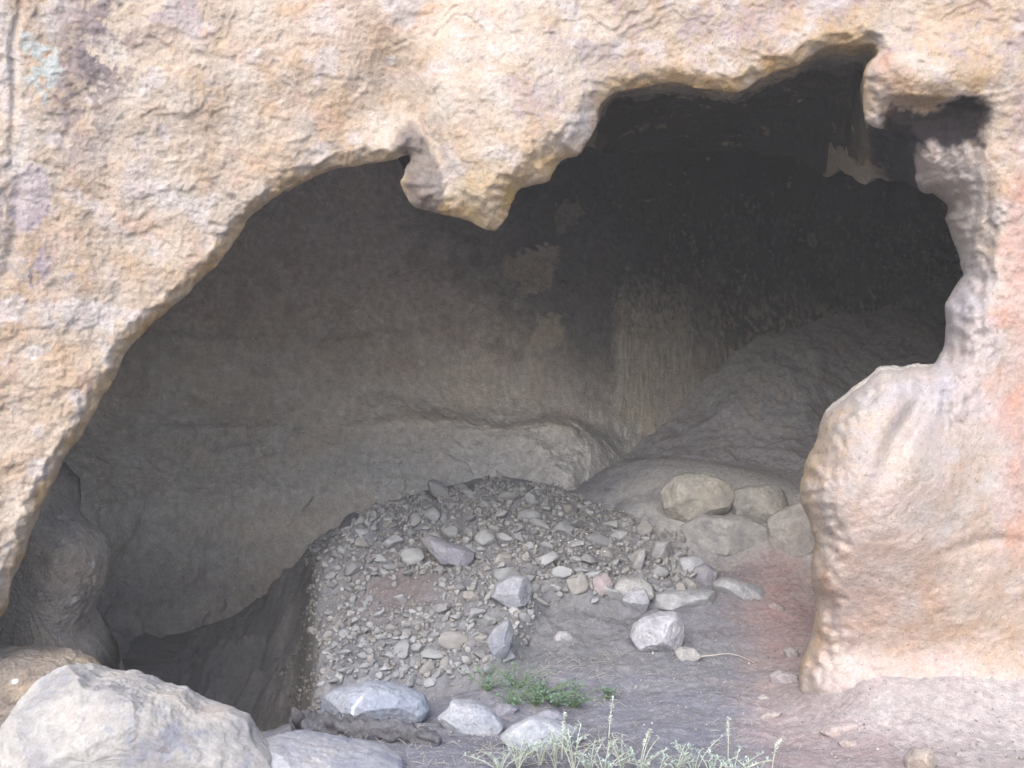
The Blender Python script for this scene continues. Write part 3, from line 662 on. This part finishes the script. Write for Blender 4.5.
# embedded boulders of the bank at the back
stone_px([(660,492),(670,476),(688,472),(712,475),(728,482),(735,494),(728,510),(712,524),(680,525),(664,515)], (.285,.275,.25), 'large buff boulder set in the bank under the dark slope', name='boulder', cat='boulder', ref=6.16, depth=.26, seed=81, res=(160,80), expo=.4, fac=14)
stone_px([(730,494),(748,486),(772,484),(790,492),(790,516),(768,530),(736,530)], (.27,.265,.25), 'buff-grey boulder in the bank, right of the large buff one', name='boulder', cat='boulder', ref=6.14, depth=.26, seed=82, res=(160,80), expo=.4, fac=14)
stone_px([(768,520),(784,508),(806,500),(830,505),(838,530),(826,556),(790,560),(770,546)], (.27,.26,.25), 'rounded boulder against the edge of the pillar, in the bank', name='boulder', cat='boulder', ref=5.93, depth=.26, seed=83, res=(160,80), expo=.4, fac=14)
stone_px([(676,530),(700,514),(746,516),(774,530),(762,558),(700,556)], (.25,.25,.25), 'grey boulder low in the bank beneath the buff ones', name='boulder', cat='boulder', ref=6.03, depth=.26, seed=84, res=(160,80), expo=.4, fac=14)

# ------------------------------------------------------------------ rubble
import bmesh
def rubble_mesh(i, sub=3):
    bm = bmesh.new(); bmesh.ops.create_icosphere(bm, subdivisions=sub, radius=1)
    V = np.array([v.co[:] for v in bm.verts]); rs = np.random.RandomState(100+i)
    for _ in range(16):
        n = rs.normal(size=3); n /= np.linalg.norm(n); l = rs.uniform(.44, .74)
        V = V-np.clip(V@n-l, 0, None)[:, None]*n
    V *= np.array([rs.uniform(.85, 1.25), rs.uniform(.6, .95), rs.uniform(.42, .9)])
    V += .03*np.stack([noise(V[:, 0]*3+i, V[:, 1]*3, V[:, 2]*3)]*3, -1)*V
    T = np.array([[l_.index for l_ in f.verts] for f in bm.faces]); bm.free()
    return V, T
PR = [rubble_mesh(i) for i in range(14)]
tints = [(.24,.25,.265),(.28,.29,.30),(.21,.215,.225),(.31,.32,.34),(.255,.25,.245)]
RM = []
for i, (V, T) in enumerate(PR):
    n3 = noise(V[:, 0]*4+i, V[:, 1]*4, V[:, 2]*4)
    C = np.array(tints[i % 5])[None]*(1+.2*n3)[:, None]
    RM.append(make_mesh('rubble_stone', V, T, C, M_stone, smooth=False))
placed = []
def zone(px, py):
    if py < 528: return 'small grey stone strewn along the top of the rubble heap', 'stones along the top of the heap'
    if px < 345: return 'small greenish-grey stone on the left edge of the rubble heap beside the pit', 'stones on the left edge of the heap'
    if px > 560: return 'small grey stone in the right-hand spread of the rubble', 'stones in the right-hand spread'
    if py > 590: return 'small blue-grey stone on the steep front of the rubble heap', 'stones on the steep front of the heap'
    return 'small grey stone on the middle of the rubble heap', 'stones on the middle of the heap'
hp = np.array(HEAP, float); cnt = 0; tries = 0
big = [(600,540,11),(560,575,12),(575,585,12),(545,560,10),(520,540,9),(505,560,9),(590,560,11),(480,560,9),(460,590,9),(440,610,11),(475,615,12),(455,640,12),(480,655,11),(430,655,10),(400,600,9),(380,560,9),(360,545,9),(365,535,10),(345,535,5),(500,515,9),(485,505,8),(530,500,9),(470,520,8),(540,525,10),(565,530,9),(355,570,11),(350,590,7),(595,575,10),(640,530,10),(620,535,10),(660,575,8),(625,560,8),(665,600,6),(415,625,8),(505,600,8),(415,520,8),(390,515,7),(610,525,8),(575,545,10),(440,570,9)]
while cnt < 298 and tries < 6000:
    tries += 1
    if cnt < len(big) and tries <= len(big): px, py, r = big[tries-1]; r *= 1.25
    else:
        px = random.uniform(300, 705); py = random.uniform(484, 690); r = min(17, 4.4+random.expovariate(1/4.2))
        if not inside(np.array([px]), np.array([py+(8 if py < 540 else 0)]), HEAP)[0]: continue
        if px < 324 and r > 5.5: continue
        if 372 < px < 440 and 575 < py < 612 and r > 3.3: continue
        if any((px-a)**2+(py-b)**2 < (.56*(r+c_))**2 for a, b, c_ in placed): continue
    placed.append((px, py, r)); cnt += 1
    x, y, z = hit(px, py+r*.3); s = r/F*y*1.12
    lb, grp = zone(px, py)
    o = link('rubble_stone', RM[random.randrange(14)], None, lb, 'stone', grp)
    o.location = (x, y+s*.2, z+s*.24); o.scale = (s*random.uniform(.9, 1.2), s*random.uniform(.85, 1.2), s*random.uniform(.85, 1.1))
    o.rotation_euler = (random.uniform(-.6, .6), random.uniform(-.6, .6), random.uniform(0, 6.28))
# gravel between the stones and thinly over the floor: uncountable
LV, LT_ = rubble_mesh(77, 2)
def gravel(name, spots, cols, kindlabel):
    n = len(spots); m = len(LV); V = np.zeros((n, m, 3)); C = np.zeros((n, m, 3))
    for i, (x, y, z, s) in enumerate(spots):
        a, b, c_ = rng.uniform(0, 6.28, 3)
        ca, sa, cb, sb = math.cos(a), math.sin(a), math.cos(b), math.sin(b)
        R = np.array([[ca, -sa, 0], [sa, ca, 0], [0, 0, 1]])@np.array([[1, 0, 0], [0, cb, -sb], [0, sb, cb]])
        V[i] = (LV*rng.uniform(.7, 1.2, 3)*s)@R.T+np.array([x, y, z+s*.3]); C[i] = np.array(cols[rng.randint(len(cols))])*rng.uniform(.7, 1.15)
    T = (LT_[None]+(np.arange(n)*m)[:, None, None]).reshape(-1, 3)
    o = link(name, make_mesh(name, V.reshape(-1, 3), T, C.reshape(-1, 3), M_stone), None, kindlabel, 'gravel', kind='stuff'); return o
sp = []
# spread through the heap area in plan
N = 40000; xs = rng.uniform(-1.5, 1.25, N); ys = rng.uniform(4.55, 6.75, N); zs = ground_z(xs, ys)
pxs = xs/ys*F+512; pys = 384-(zs-EYE)/ys*F
m = inside(pxs+30*fbm(pxs/30, pys/30, 3, 3), pys+9+16*fbm(pxs/30, pys/30, 9, 3), HEAP)
fade = (pxs > 372) & (pxs < 440) & (pys > 575) & (pys < 612)
for x, y, z, ok, fd in zip(xs, ys, zs, m, fade):
    if ok and (not fd or rng.rand() < .15): sp.append((x, y, z, min(.036, .006+rng.exponential(.0082))))
sp = sp[:9000]
gravel('rubble_gravel', sp, [(.22,.22,.225),(.25,.255,.26),(.19,.19,.195),(.27,.275,.28),(.23,.22,.21)], 'fine grey rubble and gravel filling the heap between the stones')
sp = sp[:0]
for i in range(900):
    y = rng.uniform(4.5, 6.0); x = -.198*y-abs(rng.normal())*.16+.02; sp.append((x, y, float(ground_z(np.array([x]), np.array([y]))[0]), min(.03, .005+rng.exponential(.007))))
gravel('pit_gravel', sp, [(.13,.125,.12),(.16,.15,.145),(.19,.19,.185),(.10,.095,.09)], 'dark loose gravel on the steep side of the pit')
sp = []
N = 8000; xs = rng.uniform(-.9, 2.0, N); ys = rng.uniform(3.25, 6.3, N); zs = ground_z(xs, ys)
for x, y, z in zip(xs, ys, zs): sp.append((x, y, z, min(.020, .0016+rng.exponential(.0020))))
gravel('floor_gravel', sp, [(.28,.26,.25),(.24,.235,.24),(.33,.31,.29),(.18,.17,.17)], 'thin scatter of grit and pebbles on the sandy floor')

# ------------------------------------------------------------------ log, twigs, plants
def tube(pts, rads, seg=10, wob=.0, seed=0):
    P = np.array(pts, float); n = len(P); V = []
    for i in range(n):
        d = P[min(i+1, n-1)]-P[max(i-1, 0)]; d /= np.linalg.norm(d)+1e-9
        u = np.cross(d, [0, 0, 1.]); 
        if np.linalg.norm(u) < .05: u = np.cross(d, [1., 0, 0])
        u /= np.linalg.norm(u); v = np.cross(d, u)
        for k in range(seg):
            a = 2*math.pi*k/seg; r = rads[i]
            if wob: r *= 1+wob*float(noise(P[i, 0]*30+seed, math.cos(a)*1.6, math.sin(a)*1.6+P[i, 1]*10))
            V.append(P[i]+r*(math.cos(a)*u+math.sin(a)*v))
    Q = []
    for i in range(n-1):
        for k in range(seg):
            Q.append((i*seg+k, i*seg+(k+1) % seg, (i+1)*seg+(k+1) % seg, (i+1)*seg+k))
    V.append(P[0]); V.append(P[-1]); a, b = len(V)-2, len(V)-1
    for k in range(seg):
        Q.append((k, a, a, (k+1) % seg)); Q.append(((n-1)*seg+k, (n-1)*seg+(k+1) % seg, b, b))
    return np.array(V), Q
def tube_mesh(name, parts, mat, color=None):
    verts = []; faces = []; off = 0
    for V, Q in parts:
        verts += [tuple(v) for v in V]; 
        for q in Q:
            f = []
            for a in q:
                if a+off not in f: f.append(a+off)
            if len(f) > 2: faces.append(f)
        off += len(V)
    me = bpy.data.meshes.new(name); me.from_pydata(verts, [], faces); me.update()
    for p in me.polygons: p.use_smooth = True
    if color is not None:
        a = me.color_attributes.new('Col', 'FLOAT_COLOR', 'POINT')
        V = np.array(verts); n = fbm(V[:, 0]*12, V[:, 1]*40, V[:, 2]*40, 3)
        c4 = np.ones((len(V), 4), np.float32); c4[:, :3] = np.array(color)*(1+.45*n)[:, None]; a.data.foreach_set('color', c4.ravel())
    me.materials.append(mat); return me
M_bark = rock_mat('weathered_wood', .4, 60, .9, .01)
# weathered log lying in front of the big rounded rock
lp = catmull([tuple(at(292, 720, 3.97)), tuple(at(318, 727, 3.92)), tuple(at(350, 729, 3.84)), tuple(at(385, 731, 3.78)), tuple(at(415, 736, 3.74)), tuple(at(440, 742, 3.70))], 14)
lr = np.interp(np.linspace(0, 1, len(lp)), [0, .08, .3, .6, .9, 1], [.018, .042, .046, .038, .032, .014])
lg = link('weathered_log', tube_mesh('weathered_log', [tube(lp, lr, 28, .8, 3)], M_bark, (.10, .10, .11)), None, 'rotten grey-brown log lying in front of the big rounded blue-grey rock', 'log')
knob = tube([at(300, 722, 3.93), at(297, 714, 3.9), at(293, 709, 3.88)], [.03, .02, .008], 12, .5, 5)
link('branch_stub', tube_mesh('branch_stub', [knob], M_bark, (.11, .105, .11)), lg)
M_straw = flat_mat('straw', (.34, .32, .28))
def gpoint(px, py, up=.006):
    x, y, z = hit(px, py); return (x, y, float(ground_z(x, y))+up)
tw = catmull([gpoint(690, 660, .012), gpoint(710, 660, .018), gpoint(728, 658, .016), gpoint(742, 660, .012), gpoint(754, 664, .006)], 6)
link('dry_twig', tube_mesh('dry_twig', [tube(tw, np.linspace(.0035, .0015, len(tw)), 6)], M_straw), None, 'thin pale dry twig lying right of the large pale round stone', 'twig')
# straw litter (stuff)
parts = []
def straw_zone(n, x0, x1, y0, y1, ln):
    for _ in range(n):
        px, py = random.uniform(x0, x1), random.uniform(y0, y1); x, y, z = hit(px, py); a = random.uniform(0, 6.28); l = random.uniform(.3, 1)*ln
        z = float(ground_z(x, y))
        p = [(x-math.cos(a)*l/2, y-math.sin(a)*l/2, z+.004), (x, y, z+random.uniform(.006, .03)), (x+math.cos(a)*l/2, y+math.sin(a)*l/2, z+.006)]
        parts.append(tube(p, [.0007, .0009, .0005], 4))
straw_zone(90, 540, 620, 655, 712, .10); straw_zone(80, 340, 500, 728, 768, .09); straw_zone(140, 480, 640, 735, 768, .11); straw_zone(40, 600, 760, 650, 700, .07); straw_zone(40, 700, 900, 690, 768, .05)
link('dry_straw', tube_mesh('dry_straw', parts, M_straw), None, 'dry straw and dead stalks littering the ground around the weeds', 'straw', kind='stuff')

M_green = flat_mat('green_leaf', (.09, .155, .105)); M_gstem = flat_mat('green_stem', (.10, .16, .07))
M_silver = flat_mat('silver_leaf', (.27, .35, .31)); M_sstem = flat_mat('silver_stem', (.34, .36, .30))
def leaf(V, F_, base, d, L, Wd, up):
    d = np.array(d, float); d /= np.linalg.norm(d); s = np.cross(d, up); s /= np.linalg.norm(s)+1e-9
    n = np.cross(s, d); b = np.array(base, float); k = len(V)
    for t, wv, h in ((0, .15, 0), (.35, 1, .10), (.7, .8, .10), (1, .05, -.02)):
        V.append(b+d*L*t-s*Wd*wv*.5+n*L*h); V.append(b+d*L*t+s*Wd*wv*.5+n*L*h)
    for i in range(3): F_.append((k+2*i, k+2*i+1, k+2*i+3, k+2*i+2))
def plant(px, py, hpx, name, label, cat, group, ml, ms, nst, spread, leafL, leafW, per, seed, droop=.3):
    rs = np.random.RandomState(seed); x, y, z = hit(px, py); z = float(ground_z(x, y)); h = hpx/F*y
    root = bpy.data.objects.new(name, None); col.objects.link(root); root.location = (x, y, z); root['label'] = label; root['category'] = cat
    if group: root['group'] = group
    V = []; Fc = []; st = []
    for i in range(nst):
        a = rs.uniform(0, 6.28); sp_ = spread*rs.uniform(.1, 1); hh = h*rs.uniform(.55, 1.0)
        p = [np.array([0, 0, -.01]), np.array([math.cos(a)*sp_*.3, math.sin(a)*sp_*.3, hh*.45]), np.array([math.cos(a)*sp_*.7, math.sin(a)*sp_*.7, hh*.8]), np.array([math.cos(a)*sp_, math.sin(a)*sp_, hh*(1-droop*.2)])]
        c_ = catmull(p, 4); st.append(tube(c_, np.linspace(.0022, .0009, len(c_)), 5))
        for k in range(per):
            t = .15+.85*(k+rs.rand())/per; q = c_[min(len(c_)-1, int(t*(len(c_)-1)))]
            la = rs.uniform(0, 6.28); d = (math.cos(la), math.sin(la), rs.uniform(-.1, .9))
            leaf(V, Fc, q, d, leafL*rs.uniform(.5, 1.1), leafW*rs.uniform(.7, 1.1), (rs.uniform(-.4, .4), rs.uniform(-.4, .4), 1))
    me = bpy.data.meshes.new('leaves'); me.from_pydata([tuple(v) for v in V], [], Fc); me.update(); me.materials.append(ml)
    link('leaves', me, root); link('stem', tube_mesh('stem', st, ms), root)
    return root
gi = 0
for (px, py, hpx, lb) in ((486, 692, 24, 'blue-green broad-leaved weed leftmost in the green patch below the heap'), (516, 690, 26, 'taller bright green weed near the left of the green patch'), (512, 706, 20, 'low green weed behind the pale pointed stone'), (535, 706, 22, 'leafy green weed in the middle of the green patch'), (556, 706, 20, 'yellow-green weed right of the middle of the green patch'), (574, 708, 22, 'dense green weed at the right of the green patch'), (545, 694, 16, 'small green weed at the back of the green patch'), (608, 700, 12, 'tiny green weed alone right of the green patch')):
    plant(px, py, hpx, 'green_weed', lb, 'weed', 'green weeds below the rubble heap', M_green, M_gstem, 17, .19 if gi < 7 else .05, .021, .009, 9, 200+gi); gi += 1
def flower_tip(root_h): pass
si = 0
ORD = ['leftmost', 'second', 'third', 'fourth', 'fifth', 'sixth', 'seventh', 'eighth', 'ninth', 'tenth', 'eleventh', 'twelfth', 'thirteenth', 'fourteenth', 'fifteenth']
SLAB = ['silvery grey-green weed in the bottom row, '+o_+(' one' if o_ == 'leftmost' else ' from the left') for o_ in ORD]+['silvery weed growing against the front of the low pale slab stone', 'silvery weed at the left corner of the low pale slab stone']
SIL = [(500, 772, 26), (518, 770, 36), (540, 766, 30), (556, 768, 44), (574, 772, 46), (590, 772, 34), (604, 775, 28), (622, 772, 30), (640, 775, 40), (658, 778, 30), (676, 778, 34), (694, 775, 38), (712, 780, 26), (733, 780, 30), (755, 780, 20), (565, 752, 30), (530, 756, 18)]
for (px, py, hpx) in SIL:
    plant(px, py, hpx, 'silvery_weed', SLAB[si], 'weed', 'silvery weeds along the bottom edge', M_silver, M_sstem, 8, .13, .017, .005, 14, 300+si); si += 1
def stalk(px, pb, pt, lean, label, seed):
    rs = np.random.RandomState(seed); x, y, z = hit(px, pb); z = float(ground_z(x, y)); h = (pb-pt)/F*y
    root = bpy.data.objects.new('seed_stalk', None); col.objects.link(root); root.location = (x, y, z); root['label'] = label; root['category'] = 'dry stalk'
    c_ = catmull([(0, 0, -.01), (lean*.2, 0, h*.4), (lean*.6, .01, h*.75), (lean, 0, h)], 8)
    link('stem', tube_mesh('stem', [tube(c_, np.linspace(.0026, .0014, len(c_)), 6)], M_sstem), root)
    V = []; Fc = []
    for k in range(60):
        t = rs.uniform(.45, 1); q = c_[int(t*(len(c_)-1))]; la = rs.uniform(0, 6.28)
        leaf(V, Fc, q, (math.cos(la), math.sin(la), rs.uniform(0, 1)), .013, .006, (0, .2, 1))
    me = bpy.data.meshes.new('seed_head'); me.from_pydata([tuple(v) for v in V], [], Fc); me.update(); me.materials.append(M_silver2)
    link('seed_head', me, root)
M_silver2 = flat_mat('pale_seed', (.62, .66, .60))
stalk(608, 758, 697, .02, 'tall pale seed stalk standing up from the weeds, tallest one', 1)
stalk(728, 760, 718, .005, 'short pale seed stalk on bluish sand right of the tallest one', 2)
stalk(640, 768, 730, .04, 'leaning pale seed stalk between the tallest and the short one', 3)
stalk(772, 768, 742, .03, 'small leaning seed stalk at the right end of the weeds', 4)
stalk(562, 760, 715, .01, 'knobbly pale stalk in front of the low slab stone', 5)
# white chips added in place of blue-white glints in the heap
for i, (px, py) in enumerate([(568,551),(575,548),(582,553),(590,556),(597,562),(560,549),(586,543),(604,560)]):
    x, y, z = hit(px, py); o = link('glint_standin_chip', RM[3], None, 'tiny white stone chip standing in for a glint in the right of the rubble heap', 'stone chip', 'white chips standing in for glints in the rubble heap')
    if i == 0: M_w = flat_mat('glint_standin_chip', (.75, .76, .82))
    o.material_slots[0].link = 'OBJECT'; o.material_slots[0].material = M_w
    o.location = (x, y-.04, z+.055); o.scale = (.010, .010, .008)

# ------------------------------------------------------------------ dusty air
import itertools
hv = [(x, y, z) for x in (-11, 12) for y in (-8, 12) for z in (-2.2, 12)]
hf = [(0,1,3,2),(4,6,7,5),(0,4,5,1),(2,3,7,6),(0,2,6,4),(1,5,7,3)]
hm = bpy.data.meshes.new('haze'); hm.from_pydata(hv, [], hf); hm.update()
mh = bpy.data.materials.new('haze'); mh.use_nodes = True; N = mh.node_tree.nodes; N.remove(N['Principled BSDF'])
pv = N.new('ShaderNodeVolumePrincipled'); pv.inputs['Color'].default_value = (.93, .92, .93, 1); pv.inputs['Density'].default_value = .0082
pv.inputs['Anisotropy'].default_value = .0
mh.node_tree.links.new(pv.outputs[0], N['Material Output'].inputs['Volume']); hm.materials.append(mh)
link('haze', hm, None, 'thin pale dusty air hanging in and before the cave', 'haze', kind='stuff')
